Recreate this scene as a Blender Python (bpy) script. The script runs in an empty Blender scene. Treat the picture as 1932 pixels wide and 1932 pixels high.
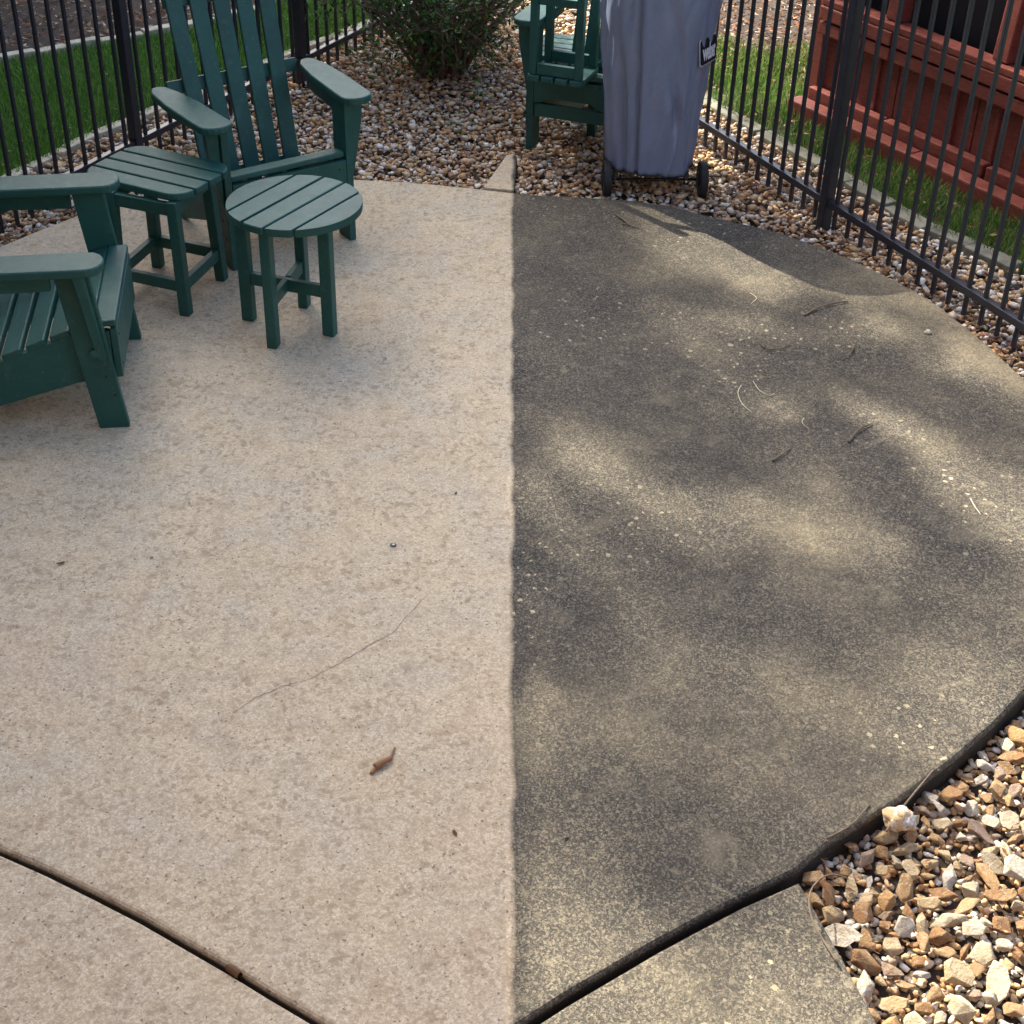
import bpy, bmesh, math, random
import numpy as np
from mathutils import Vector, Matrix
R = math.radians
C = bpy.context.scene.collection

# ------------------------------------------------------------------ camera, sky, sun, exposure
scene = bpy.context.scene
PITCH, FOC, CAMH, PPX = R(35.1), 2837.0, 2.5, 850.0      # focal length in pixels of a 1932 px wide picture
cam = bpy.data.cameras.new('camera')
cam_o = bpy.data.objects.new('camera', cam); C.objects.link(cam_o)
cam_o.location = (0, 0, CAMH); cam_o.rotation_euler = (math.pi/2 - PITCH, 0, 0)
cam.sensor_width = 36; cam.lens = 36*FOC/1932; cam.shift_x = (966-PPX)/1932
cam.clip_start = .05; cam.clip_end = 300
scene.camera = cam_o

SUN_EL, SUN_AZ = R(41), math.atan2(.79, -.61)            # azimuth as an angle in the ground plane
SV = Vector((math.cos(SUN_EL)*math.cos(SUN_AZ), math.cos(SUN_EL)*math.sin(SUN_AZ), math.sin(SUN_EL)))
world = bpy.data.worlds.new('World'); scene.world = world; world.use_nodes = True
wn = world.node_tree
bgn = wn.nodes.get('Background') or wn.nodes.new('ShaderNodeBackground')
sky = wn.nodes.new('ShaderNodeTexSky'); sky.sky_type = 'NISHITA'; sky.sun_disc = False
sky.sun_elevation = SUN_EL; sky.sun_rotation = math.pi/2 - SUN_AZ
sky.air_density = 1.0; sky.dust_density = 4.0; sky.ozone_density = .6
wn.links.new(sky.outputs[0], bgn.inputs[0]); bgn.inputs[1].default_value = .145
sl = bpy.data.lights.new('sun', 'SUN'); sl.energy = 5.0; sl.angle = R(.53); sl.color = (1, .91, .74)
so = bpy.data.objects.new('sun', sl); C.objects.link(so); so.rotation_euler = SV.to_track_quat('Z', 'Y').to_euler()
scene.view_settings.view_transform = 'Standard'; scene.view_settings.look = 'None'
scene.view_settings.exposure = 1.72; scene.view_settings.gamma = 1
scene.render.engine = 'CYCLES'

# ------------------------------------------------------------------ helpers
def gp(x, y, z=0.0):
    """ground point seen at pixel (x, y) of the 1932 px picture, at height z"""
    yc = (966-y)/FOC; Z = (CAMH-z)/(math.sin(PITCH)-yc*math.cos(PITCH))
    return Vector(((x-PPX)/FOC*Z, Z*(math.cos(PITCH)+yc*math.sin(PITCH)), z))

def tag(o, label=None, cat=None, group=None, kind=None):
    if label: o['label'] = label
    if cat: o['category'] = cat
    if group: o['group'] = group
    if kind: o['kind'] = kind
    return o
def empty(name, loc=(0, 0, 0), rz=0, label=None, cat=None, group=None):
    o = bpy.data.objects.new(name, None); C.objects.link(o)
    o.empty_display_size = .1; o.location = loc; o.rotation_euler = (0, 0, rz)
    return tag(o, label, cat, group)
def link(name, me, mat=None, parent=None, smooth=False):
    if mat is not None and not me.materials: me.materials.append(mat)
    if smooth:
        me.polygons.foreach_set('use_smooth', [True]*len(me.polygons))
    o = bpy.data.objects.new(name, me); C.objects.link(o)
    if parent: o.parent = parent
    return o
def obj(name, bm, mat=None, parent=None, smooth=False):
    bmesh.ops.recalc_face_normals(bm, faces=bm.faces)
    me = bpy.data.meshes.new(name); bm.to_mesh(me); bm.free()
    return link(name, me, mat, parent, smooth)
def copy_tree(o, parent=None):
    c = o.copy(); C.objects.link(c); c.parent = parent
    for ch in [x for x in bpy.data.objects if x.parent == o]: copy_tree(ch, c)
    return c
def bevel(bm, w, seg=2):
    if w: bmesh.ops.bevel(bm, geom=list(bm.edges), offset=w, segments=seg, affect='EDGES', profile=.6, clamp_overlap=True)
def beam(p0, p1, u, w, t, bev=.004, bm=None):
    """box along p0-p1, width w along u, thickness t along the third axis"""
    p0, p1, u = Vector(p0), Vector(p1), Vector(u)
    d = (p1-p0).normalized(); u = (u-d*u.dot(d)).normalized(); v = d.cross(u)
    b = bmesh.new()
    vs = [b.verts.new(p+u*(a*w/2)+v*(c*t/2)) for p in (p0, p1) for a, c in ((-1, -1), (1, -1), (1, 1), (-1, 1))]
    for f in ((0, 1, 2, 3), (7, 6, 5, 4), (0, 4, 5, 1), (1, 5, 6, 2), (2, 6, 7, 3), (3, 7, 4, 0)):
        b.faces.new([vs[i] for i in f])
    bmesh.ops.recalc_face_normals(b, faces=b.faces)
    bevel(b, bev)
    if bm is None: return b
    me = bpy.data.meshes.new('t'); b.to_mesh(me); b.free(); bm.from_mesh(me); bpy.data.meshes.remove(me)
    return bm
def prism(pts, ext, bev=.004, seg=2):
    """closed outline (3-D points) extruded by the vector ext"""
    b = bmesh.new(); ext = Vector(ext)
    vs = [b.verts.new(Vector(p)) for p in pts]; f = b.faces.new(vs)
    r = bmesh.ops.extrude_face_region(b, geom=[f])
    bmesh.ops.translate(b, vec=ext, verts=[v for v in r['geom'] if isinstance(v, bmesh.types.BMVert)])
    bmesh.ops.recalc_face_normals(b, faces=b.faces)
    if bev:
        es = [e for e in b.edges if len(e.link_faces) == 2 and e.calc_face_angle(0) > R(40)]
        bmesh.ops.bevel(b, geom=es, offset=bev, segments=seg, affect='EDGES', profile=.6, clamp_overlap=True)
    return b
def tube(pts, radii, n=6, bm=None):
    b = bm or bmesh.new(); rings = []
    pts = [Vector(p) for p in pts]
    for i, p in enumerate(pts):
        d = (pts[min(i+1, len(pts)-1)]-pts[max(i-1, 0)]).normalized()
        a = d.orthogonal().normalized(); c = d.cross(a); r = radii[i] if hasattr(radii, '__len__') else radii
        rings.append([b.verts.new(p+(a*math.cos(k*2*math.pi/n)+c*math.sin(k*2*math.pi/n))*r) for k in range(n)])
    for A, B in zip(rings, rings[1:]):
        for k in range(n): b.faces.new((A[k], A[(k+1) % n], B[(k+1) % n], B[k]))
    b.faces.new(rings[0][::-1]); b.faces.new(rings[-1])
    return b
def disc(c, axis, r, t, n=20, bev=.002):
    c, axis = Vector(c), Vector(axis).normalized(); a = axis.orthogonal().normalized(); d = axis.cross(a)
    return prism([c-axis*t/2+(a*math.cos(k*2*math.pi/n)+d*math.sin(k*2*math.pi/n))*r for k in range(n)], axis*t, bev)

# ------------------------------------------------------------------ materials
class NT:
    def __init__(s, name):
        s.m = bpy.data.materials.new(name); s.m.use_nodes = True; s.t = s.m.node_tree; s.t.nodes.clear()
        s.out = s.t.nodes.new('ShaderNodeOutputMaterial'); s.b = s.t.nodes.new('ShaderNodeBsdfPrincipled')
        s.t.links.new(s.b.outputs[0], s.out.inputs[0])
        s.co = s.t.nodes.new('ShaderNodeTexCoord').outputs['Object']
    def set(s, sock, v):
        if isinstance(v, bpy.types.NodeSocket): s.t.links.new(v, sock)
        elif isinstance(v, (tuple, list)): sock.default_value = tuple(v)+((1,) if len(sock.default_value) == 4 and len(v) == 3 else ())
        else: sock.default_value = v
    def base(s, c, rough=.6, spec=.5, **k):
        s.set(s.b.inputs['Base Color'], c); s.set(s.b.inputs['Roughness'], rough); s.set(s.b.inputs['Specular IOR Level'], spec)
        for n, v in k.items(): s.set(s.b.inputs[n.replace('_', ' ')], v)
    def noise(s, scale, detail=4, rough=.55, vec=None, dist=0):
        n = s.t.nodes.new('ShaderNodeTexNoise'); s.set(n.inputs['Vector'], vec or s.co)
        n.inputs['Scale'].default_value = scale; n.inputs['Detail'].default_value = detail
        n.inputs['Roughness'].default_value = rough; n.inputs['Distortion'].default_value = dist
        return n.outputs['Fac']
    def voro(s, scale, vec=None, out='Distance', feat='F1', rnd=1):
        n = s.t.nodes.new('ShaderNodeTexVoronoi'); n.feature = feat; s.set(n.inputs['Vector'], vec or s.co)
        n.inputs['Scale'].default_value = scale; n.inputs['Randomness'].default_value = rnd
        return n.outputs[out]
    def map(s, scale=(1, 1, 1), rot=(0, 0, 0), loc=(0, 0, 0), vec=None):
        n = s.t.nodes.new('ShaderNodeMapping'); s.set(n.inputs['Vector'], vec or s.co)
        n.inputs['Scale'].default_value = scale; n.inputs['Rotation'].default_value = rot; n.inputs['Location'].default_value = loc
        return n.outputs[0]
    def ramp(s, fac, stops, interp='LINEAR'):
        n = s.t.nodes.new('ShaderNodeValToRGB'); n.color_ramp.interpolation = interp; s.set(n.inputs[0], fac)
        e = n.color_ramp.elements
        while len(e) < len(stops): e.new(.5)
        for i, (p, c) in enumerate(stops):
            e[i].position = p; c = (c, c, c) if isinstance(c, (int, float)) else c; e[i].color = tuple(c)+(1,)
        return n.outputs['Color']
    def mix(s, fac, a, b, mode='MIX'):
        n = s.t.nodes.new('ShaderNodeMix'); n.data_type = 'RGBA'; n.blend_type = mode
        s.set(n.inputs[0], fac); s.set(n.inputs[6], a); s.set(n.inputs[7], b); return n.outputs[2]
    def math(s, op, a, b=0.0, c=None):
        n = s.t.nodes.new('ShaderNodeMath'); n.operation = op; s.set(n.inputs[0], a); s.set(n.inputs[1], b)
        if c is not None: s.set(n.inputs[2], c)
        return n.outputs[0]
    def step(s, v, lo, hi):
        n = s.t.nodes.new('ShaderNodeMapRange'); s.set(n.inputs[0], v); n.inputs[1].default_value = lo; n.inputs[2].default_value = hi
        return n.outputs[0]
    def bump(s, h, strength=.3, dist=.002):
        n = s.t.nodes.new('ShaderNodeBump'); n.inputs['Strength'].default_value = strength; n.inputs['Distance'].default_value = dist
        s.set(n.inputs['Height'], h); s.t.links.new(n.outputs[0], s.b.inputs['Normal'])
    def sep(s, v=None):
        n = s.t.nodes.new('ShaderNodeSeparateXYZ'); s.set(n.inputs[0], v or s.co); return n.outputs
    def attr(s, name):
        n = s.t.nodes.new('ShaderNodeAttribute'); n.attribute_name = name; return n.outputs['Color']
    def rnd(s):
        return s.t.nodes.new('ShaderNodeObjectInfo').outputs['Random']

# line on the ground up to which the patio has been washed (left of it clean, right of it still dirty)
WA, WB = gp(966, 1900), gp(966, 60)
wdir = (WB-WA).normalized(); wnrm = Vector((wdir.y, -wdir.x, 0))
def mat_concrete():
    n = NT('patio_concrete'); xyz = n.sep()
    sd = n.math('ADD', n.math('MULTIPLY', xyz[0], wnrm.x), n.math('MULTIPLY_ADD', xyz[1], wnrm.y, -WA.dot(wnrm)))
    sd = n.math('ADD', sd, n.math('MULTIPLY', n.math('SUBTRACT', n.noise(5, 5, .62), .5), .045))
    dirty = n.step(sd, -.007, .007)
    fine = n.noise(420, 3, .7); grit = n.noise(160, 4, .75); mid = n.noise(26, 4, .6); big = n.noise(2.2, 3, .5)
    # clean: washed tan concrete, sand and aggregate grains exposed, small darker blotches
    wob = n.t.nodes.new('ShaderNodeVectorMath'); wob.operation = 'MULTIPLY_ADD'
    nz = n.t.nodes.new('ShaderNodeTexNoise'); n.set(nz.inputs['Vector'], n.co); nz.inputs['Scale'].default_value = 90; nz.inputs['Detail'].default_value = 3
    n.set(wob.inputs[0], nz.outputs['Color']); wob.inputs[1].default_value = (.012, .012, .012); n.set(wob.inputs[2], n.co); wv = wob.outputs[0]
    g1 = n.sep(n.voro(210, wv, 'Color')); g2 = n.sep(n.voro(420, wv, 'Color')); g3 = n.sep(n.voro(75, wv, 'Color'))
    c = n.mix(n.step(big, .35, .65), (.52, .420, .255), (.56, .462, .298))
    c = n.mix(n.math('MULTIPLY', n.step(n.noise(5, 4, .6, n.map(loc=(4, 2, 0))), .42, .64), .9), c, (.44, .41, .31))
    c = n.mix(n.math('MULTIPLY', n.step(n.noise(.9, 3, .5, n.map(loc=(9, 2, 0))), .50, .70), .5), c, (.46, .345, .235))
    # coarser, browner aggregate towards the walkway, with the shade there painted in
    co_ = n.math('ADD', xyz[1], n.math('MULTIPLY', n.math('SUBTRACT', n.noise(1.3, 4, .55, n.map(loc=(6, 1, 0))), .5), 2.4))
    coarse_shade = n.math('SUBTRACT', 1.0, n.step(co_, 1.7, 3.6))
    c = n.mix(n.math('MULTIPLY', coarse_shade, .62), c, (.285, .228, .155))
    c = n.mix(.40, c, n.ramp(g1[0], [(0, (.22, .17, .12)), (.35, (.42, .33, .22)), (.65, (.55, .44, .30)), (1, (.78, .70, .56))]))
    c = n.mix(n.math('MULTIPLY', n.step(g2[1], .0, 1), .35), c, n.mix(g2[0], (.28, .21, .14), (.74, .66, .52)))
    c = n.mix(n.math('MULTIPLY', n.math('GREATER_THAN', g3[0], .965), .35), c, (.20, .15, .10))
    bl = n.math('MULTIPLY', n.step(n.noise(46, 4, .55, None, .6), .545, .60), n.step(n.noise(6, 2, .5, n.map(loc=(1, 7, 0))), .36, .58))
    c = n.mix(n.math('MULTIPLY', bl, .46), c, (.20, .15, .095))
    c = n.mix(n.math('MULTIPLY', n.step(n.noise(16, 5, .65), .48, .66), .30), c, (.25, .18, .11))
    c = n.mix(n.math('MULTIPLY', n.math('GREATER_THAN', g1[2], .988), .65), c, (.07, .055, .045))
    # dirty: dark algae film over the same grains, broken by paler worn patches, pale specks and old scrape marks
    st = n.noise(1.7, 5, .6, n.map(loc=(2.3, .6, 0)))
    d = n.ramp(st, [(.36, (.027, .026, .025)), (.52, (.060, .053, .042)), (.70, (.135, .114, .076))])
    rimd = n.math('SUBTRACT', n.math('ADD', n.math('MULTIPLY', xyz[0], .94), n.math('MULTIPLY', xyz[1], .34)), n.math('MULTIPLY', n.noise(3, 3), .35))
    d = n.mix(n.math('MULTIPLY', n.step(rimd, 2.93, 3.10), .8), d, (.26, .215, .14))       # sunlight on the rim by the fence, painted as a paler strip
    d = n.mix(n.math('MULTIPLY', n.step(mid, .42, .64), .40), d, (.040, .037, .034))
    d = n.mix(n.ramp(g1[0], [(0, .46), (.5, .14), (.8, .0), (1, .0)]), d, (.010, .010, .011))
    d = n.mix(n.ramp(g1[1], [(.55, 0.0), (1, .30)]), d, (.40, .34, .24))
    d = n.mix(n.math('MULTIPLY', n.step(g2[0], .6, 1), .30), d, n.mix(g2[1], (.20, .20, .15), (.50, .42, .30)))
    spk = n.math('LESS_THAN', n.voro(30, wv), n.math('MULTIPLY', g3[1], .24))
    spk = n.math('MULTIPLY', spk, n.step(n.noise(1.0, 2, .5, n.map(loc=(-1.2, -.8, 0))), .46, .60))
    d = n.mix(n.math('MULTIPLY', spk, .80), d, (.44, .38, .25))
    lg = n.math('MULTIPLY', n.step(n.noise(22, 4, .6, n.map(loc=(3, 1, 0))), .60, .68), .30)
    d = n.mix(lg, d, (.30, .26, .18))
    sc = n.noise(6, 3, .5, n.map((.8, 6, 1), vec=n.map(rot=(0, 0, R(28)))), .25)
    sc2 = n.noise(5, 3, .5, n.map((.9, 7, 1), (0, 0, 0), (5, 2, 0), vec=n.map(rot=(0, 0, R(-33)))), .25)
    stain = n.math('MULTIPLY', n.step(n.noise(3.1, 6, .62, n.map(loc=(8, 3, 0)), .5), .52, .66), .38)
    d = n.mix(stain, d, (.020, .019, .019))
    pale = n.math('MULTIPLY', n.step(n.noise(4.3, 6, .65, n.map(loc=(1, 9, 0)), .4), .56, .70), .35)
    d = n.mix(pale, d, (.20, .175, .12))
    scr = n.math('MAXIMUM', n.step(sc, .68, .78), n.step(sc2, .68, .78))
    d = n.mix(n.math('MULTIPLY', n.math('MULTIPLY', scr, n.step(n.noise(70, 3, .6), .35, .6)), .42), d, (.28, .25, .185))
    side = n.step(xyz[2], -.012, -.022)  # slab sides darkened: soil line, with rim and joint shade painted in
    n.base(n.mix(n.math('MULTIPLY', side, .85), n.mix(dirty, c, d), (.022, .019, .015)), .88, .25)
    n.bump(n.math('ADD', n.math('MULTIPLY', grit, .7), n.math('MULTIPLY', g1[1], .5)), .35, .002)
    return n.m
def mat_plastic(name, col, rough=.42):
    n = NT(name); oi = n.rnd()
    c = n.mix(n.step(n.noise(7, 3), .3, .7), tuple(x*.82 for x in col), tuple(x*1.18 for x in col))
    c = n.mix(n.math('MULTIPLY', oi, .35), c, tuple(x*1.5 for x in col))
    c = n.mix(n.math('MULTIPLY', n.step(n.noise(24, 6, .75), .54, .74), .10), c, (.30, .34, .27))       # dust and pollen
    c = n.mix(n.math('MULTIPLY', n.step(n.noise(190, 2, .5), .735, .76), .7), c, (.42, .40, .28))
    n.base(c, n.math('MULTIPLY_ADD', n.noise(30, 4, .7), .22, rough-.11), .34); n.bump(n.noise(260, 5, .75), .55, .0012); return n.m
def mat_simple(name, col, rough=.6, bscale=80, bstr=.3, var=.15, spec=.5, **k):
    n = NT(name); c = n.mix(n.step(n.noise(bscale*.2, 4), .3, .7), tuple(x*(1-var) for x in col), tuple(x*(1+var) for x in col))
    n.base(c, rough, spec, **k); n.bump(n.noise(bscale, 4, .65), bstr, .002); return n.m
def mat_stone(attr):
    n = NT('gravel_stone' if attr else 'loose_stone'); k = 1 if attr else .033
    if attr: c = n.attr('col')
    else:
        c = n.ramp(n.rnd(), [(0, (.36, .20, .095)), (.10, (.44, .27, .14)), (.22, (.54, .39, .22)), (.34, (.62, .49, .31)), (.44, (.66, .62, .54)), (.52, (.32, .17, .08)),
                             (.62, (.72, .64, .48)), (.72, (.60, .57, .53)), (.80, (.52, .31, .14)), (.91, (.40, .29, .24))], 'CONSTANT')
    v = n.map(loc=(0, 0, 0)) if attr else n.t.nodes.new('ShaderNodeVectorMath')
    if not attr:                                              # each stone reads its own part of the grain
        v.operation = 'ADD'; n.set(v.inputs[0], n.co); n.set(v.inputs[1], n.math('MULTIPLY', n.rnd(), 40)); v = v.outputs[0]
    c = n.mix(n.step(n.noise(30*k, 4, .6, v), .40, .66), c, n.mix(.55, c, (.50, .36, .20)))
    c = n.mix(n.math('MULTIPLY', n.step(n.noise(75*k, 6, .75, v), .50, .66), .6), c, n.mix(.55, c, (.10, .055, .03)))
    c = n.mix(n.math('MULTIPLY', n.step(n.noise(50*k, 5, .7, n.map(loc=(5, 3, 1), vec=v)), .56, .66), .4), c, (.66, .60, .50))
    n.base(c, .85, .25); n.bump(n.noise(110*k, 7, .75, v), .7, .004 if attr else .12); return n.m
def mat_attr(name, rough=.6, trans=0.0, spec=.35):
    n = NT(name); n.base(n.attr('col'), rough, spec)
    if trans:
        tr = n.t.nodes.new('ShaderNodeBsdfTranslucent'); n.t.links.new(n.attr('col'), tr.inputs[0])
        ms = n.t.nodes.new('ShaderNodeMixShader'); ms.inputs[0].default_value = trans
        n.t.links.new(n.b.outputs[0], ms.inputs[1]); n.t.links.new(tr.outputs[0], ms.inputs[2]); n.t.links.new(ms.outputs[0], n.out.inputs[0])
    return n.m
def mat_redwood():
    n = NT('red_stained_wood'); g = n.noise(14, 5, .6, n.map((2, 2, 14)))
    c = n.mix(n.step(g, .35, .7), (.115, .025, .019), (.20, .050, .034))
    c = n.mix(n.math('MULTIPLY', n.step(n.noise(22, 5, .7), .60, .72), .5), c, (.27, .11, .08))
    n.base(c, .6, .35); n.bump(g, .4, .003); return n.m
M = dict(conc=mat_concrete(), green=mat_plastic('green_plastic_lumber', (.011, .066, .056), .48), stone=mat_stone(True), lstone=mat_stone(False),
         iron=mat_simple('black_powder_coated_metal', (.016, .018, .028), .38, 200, .15), grass=mat_attr('grass_blade', .55, .35), leaf=mat_attr('leaf', .5, .3),
         soil=mat_simple('dark_soil', (.034, .023, .016), .95, 60, .8, .4), turf=mat_simple('turf_soil', (.035, .055, .018), .95, 60, .8, .4),
         edge2=mat_simple('weathered_grey_stone', (.17, .17, .13), .95, 50, .9, .45), edge=mat_simple('pale_edging_stone', (.50, .46, .34), .9, 60, .8, .3), red=mat_redwood(),
         vinyl=mat_simple('blue_grey_vinyl', (.185, .225, .325), .28, 300, .08, .05), rubber=mat_simple('black_rubber', (.012, .012, .013), .7),
         black=mat_simple('black_print', (.008, .009, .012), .5, 50, .05), white=mat_simple('white_print', (.62, .64, .68), .5, 50, .05, .03),
         bark=mat_simple('grey_brown_bark', (.115, .085, .062), .9, 90, .8, .3), twig=mat_simple('dry_twig', (.14, .105, .07), .8, 200, .5, .3),
         steel=mat_simple('dull_steel', (.28, .29, .30), .45, 120, .2, .1, Metallic=.7), siding=mat_simple('pale_siding', (.62, .58, .50), .7, 20, .1, .05),
         brick=mat_simple('shade_house_brick', (.16, .095, .07), .9, 40, .6, .3), roof=mat_simple('shade_house_shingle', (.09, .085, .08), .9, 40, .6, .3), glass=mat_simple('window_glass', (.02, .03, .035), .08, 5, 0, .1),
         crack=mat_simple('crack_shadow', (.13, .10, .075), .95, 80, .3, .3), blade=mat_simple('dead_leaf', (.23, .115, .05), .75, 60, .4, .3))

# ------------------------------------------------------------------ numpy geometry: stones, grass, leaves
rng = np.random.default_rng(7)
def inpoly(P, poly):
    x, y = P[:, 0], P[:, 1]; ins = np.zeros(len(P), bool); n = len(poly)
    for i in range(n):
        x0, y0 = poly[i][0], poly[i][1]; x1, y1 = poly[(i+1) % n][0], poly[(i+1) % n][1]
        if y0 == y1: continue
        ins ^= ((y0 > y) != (y1 > y)) & (x < (x1-x0)*(y-y0)/(y1-y0)+x0)
    return ins
def np_mesh(name, V, F, col=None, smooth=False):
    me = bpy.data.meshes.new(name); nv, nf, k = len(V), len(F), F.shape[1]
    me.vertices.add(nv); me.vertices.foreach_set('co', V.astype(np.float32).ravel())
    me.loops.add(nf*k); me.loops.foreach_set('vertex_index', F.astype(np.int32).ravel())
    me.polygons.add(nf); me.polygons.foreach_set('loop_start', np.arange(0, nf*k, k, dtype=np.int32))
    if smooth: me.polygons.foreach_set('use_smooth', np.ones(nf, bool))
    me.update(calc_edges=True)
    if col is not None:
        a = me.color_attributes.new('col', 'FLOAT_COLOR', 'POINT')
        a.data.foreach_set('color', np.c_[col, np.ones(nv)].astype(np.float32).ravel())
    return me
_b = bmesh.new(); bmesh.ops.create_icosphere(_b, subdivisions=1, radius=1)
ICO_V = np.array([v.co[:] for v in _b.verts]); ICO_F = np.array([[v.index for v in f.verts] for f in _b.faces]); _b.free()
_b = bmesh.new(); bmesh.ops.create_icosphere(_b, subdivisions=2, radius=1)
ICO2_V = np.array([v.co[:] for v in _b.verts]); ICO2_F = np.array([[v.index for v in f.verts] for f in _b.faces]); _b.free()
PAL = np.array([(.40, .21, .095), (.47, .27, .12), (.54, .36, .19), (.30, .16, .085), (.24, .13, .08), (.56, .44, .29), (.68, .62, .52),
                (.74, .71, .66), (.33, .29, .27), (.45, .30, .20), (.50, .42, .36), (.20, .17, .16)])
PW = np.array([.11, .11, .13, .07, .04, .13, .12, .12, .03, .06, .06, .02])
def rotmats(n):
    q = rng.normal(size=(n, 4)); q /= np.linalg.norm(q, axis=1)[:, None]; w, x, y, z = q.T
    return np.stack([1-2*(y*y+z*z), 2*(x*y-z*w), 2*(x*z+y*w), 2*(x*y+z*w), 1-2*(x*x+z*z), 2*(y*z-x*w),
                     2*(x*z-y*w), 2*(y*z+x*w), 1-2*(x*x+y*y)], 1).reshape(n, 3, 3)
def stones(name, P, size, tint=(1, 1, 1)):
    n = len(P); k = len(ICO_V)
    jit = 1+rng.uniform(-.36, .36, (n, k, 1))
    V = ICO_V[None]*jit*rng.uniform((.8, .6, .42), (1.25, .95, .75), (n, 3))[:, None, :]
    V = np.einsum('nij,nkj->nki', rotmats(n), V); V[:, :, 2] *= .62
    V = V*size[:, None, None]+P[:, None, :]
    F = ICO_F[None]+(np.arange(n)*k)[:, None, None]
    c = PAL[rng.choice(len(PAL), n, p=PW/PW.sum())]*rng.uniform(.80, 1.40, (n, 1))*np.array(tint)
    return np_mesh(name, V.reshape(-1, 3), F.reshape(-1, 3), np.repeat(np.clip(c, 0, .85), k, 0))
def scatter(poly, step, jitter=.8, excl=()):
    A = np.array([(p[0], p[1]) for p in poly]); lo, hi = A.min(0), A.max(0)
    gx, gy = np.meshgrid(np.arange(lo[0], hi[0], step), np.arange(lo[1], hi[1], step))
    P = np.c_[gx.ravel(), gy.ravel()]; P = P+rng.uniform(-jitter, jitter, P.shape)*step
    m = inpoly(P, A)
    for e in excl: m &= ~inpoly(P, [(q[0], q[1]) for q in e])
    return P[m]
def blades(name, P, h, w, z, cols):
    n = len(P); a = rng.uniform(0, 2*np.pi, n); hh = h*rng.uniform(.5, 1.3, n); le = rng.uniform(.1, .8, n)*hh; b = rng.uniform(0, 2*np.pi, n)
    s = np.c_[np.cos(a), np.sin(a)]*w/2; d = np.c_[np.cos(b), np.sin(b)]
    V = np.zeros((n, 5, 3))
    V[:, 0, :2] = P-s; V[:, 1, :2] = P+s
    V[:, 2, :2] = P-s*.8+d*(le*.35)[:, None]; V[:, 3, :2] = P+s*.8+d*(le*.35)[:, None]; V[:, 4, :2] = P+d*le[:, None]
    V[:, 0:2, 2] = z; V[:, 2:4, 2] = z+(hh*.6)[:, None]; V[:, 4, 2] = z+hh*.95
    F = np.array([(0, 1, 3), (0, 3, 2), (2, 3, 4)])[None]+(np.arange(n)*5)[:, None, None]
    c = np.array(cols)[rng.integers(0, len(cols), n)]*rng.uniform(.7, 1.25, (n, 1))
    return np_mesh(name, V.reshape(-1, 3), F.reshape(-1, 3), np.repeat(c, 5, 0))
def leaves(name, P, size, cols, up=.35, fold=.25):
    n = len(P); Rm = rotmats(n)
    Rm = Rm
    L = np.array([(-1, 0, 0), (-.25, .42, fold), (-.25, -.42, fold), (1, 0, .1)])
    V = np.einsum('nij,kj->nki', Rm, L); V[:, :, 2] *= (1-up)
    V = V*size[:, None, None]+P[:, None, :]
    F = np.array([(0, 2, 3), (0, 3, 1)])[None]+(np.arange(n)*4)[:, None, None]
    c = np.array(cols)[rng.integers(0, len(cols), n)]*rng.uniform(.65, 1.3, (n, 1))
    return np_mesh(name, V.reshape(-1, 3), F.reshape(-1, 3), np.repeat(c, 4, 0))
def sheet(name, pts, z, mat, label=None):
    b = bmesh.new(); b.faces.new([b.verts.new((p[0], p[1], z)) for p in pts])
    bmesh.ops.triangulate(b, faces=b.faces); o = obj(name, b, mat)
    if o.data.polygons[0].normal.z < 0: o.data.flip_normals()
    return tag(o, label, kind='structure')

# ------------------------------------------------------------------ ground, patio, slabs
BEDZ = -.055
sheet('ground', [(-60, -60), (60, -60), (60, 60), (-60, 60)], -.12, M['turf'], 'open lawn ground around the patio')
PATIO = [(620, 1932), (515, 1870), (440, 1824), (360, 1778), (270, 1726), (180, 1680), (90, 1636), (0, 1598), (-160, 1540), (-420, 1420), (-560, 1200), (-540, 900), (-380, 680), (-180, 548),
         (-60, 492), (0, 464), (60, 439), (154, 402), (210, 387), (272, 375), (370, 359), (480, 346), (580, 339), (658, 337), (740, 341), (820, 347), (907, 356), (950, 361), (1010, 367),
         (1080, 370), (1190, 377), (1263, 387), (1334, 406), (1414, 424), (1477, 440), (1549, 465), (1614, 492), (1651, 510), (1686, 527), (1727, 548), (1774, 577),
         (1834, 625), (1873, 658), (1932, 712), (1990, 790), (2040, 900), (2060, 1020), (2030, 1150), (1985, 1238), (1932, 1305), (1873, 1367), (1800, 1430), (1720, 1490), (1650, 1536),
         (1560, 1591), (1505, 1638), (1400, 1690), (1320, 1731), (1240, 1774), (1150, 1826), (1070, 1872), (980, 1930), (900, 1975), (800, 2000), (700, 1975)]
patio = [gp(*q) for q in PATIO]
pb = prism([(p.x, p.y, -.115) for p in patio], (0, 0, .115), 0)
es = [e for e in pb.edges if all(abs(v.co.z) < 1e-5 for v in e.verts) and len(e.link_faces) == 2]
bmesh.ops.bevel(pb, geom=es, offset=.012, segments=3, affect='EDGES', profile=.5, clamp_overlap=True)
bmesh.ops.triangulate(pb, faces=[f for f in pb.faces if len(f.verts) > 4])
tag(obj('patio_slab', pb, M['conc']), 'round concrete patio, washed clean on the left and dark with grime on the right', kind='structure')

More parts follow.
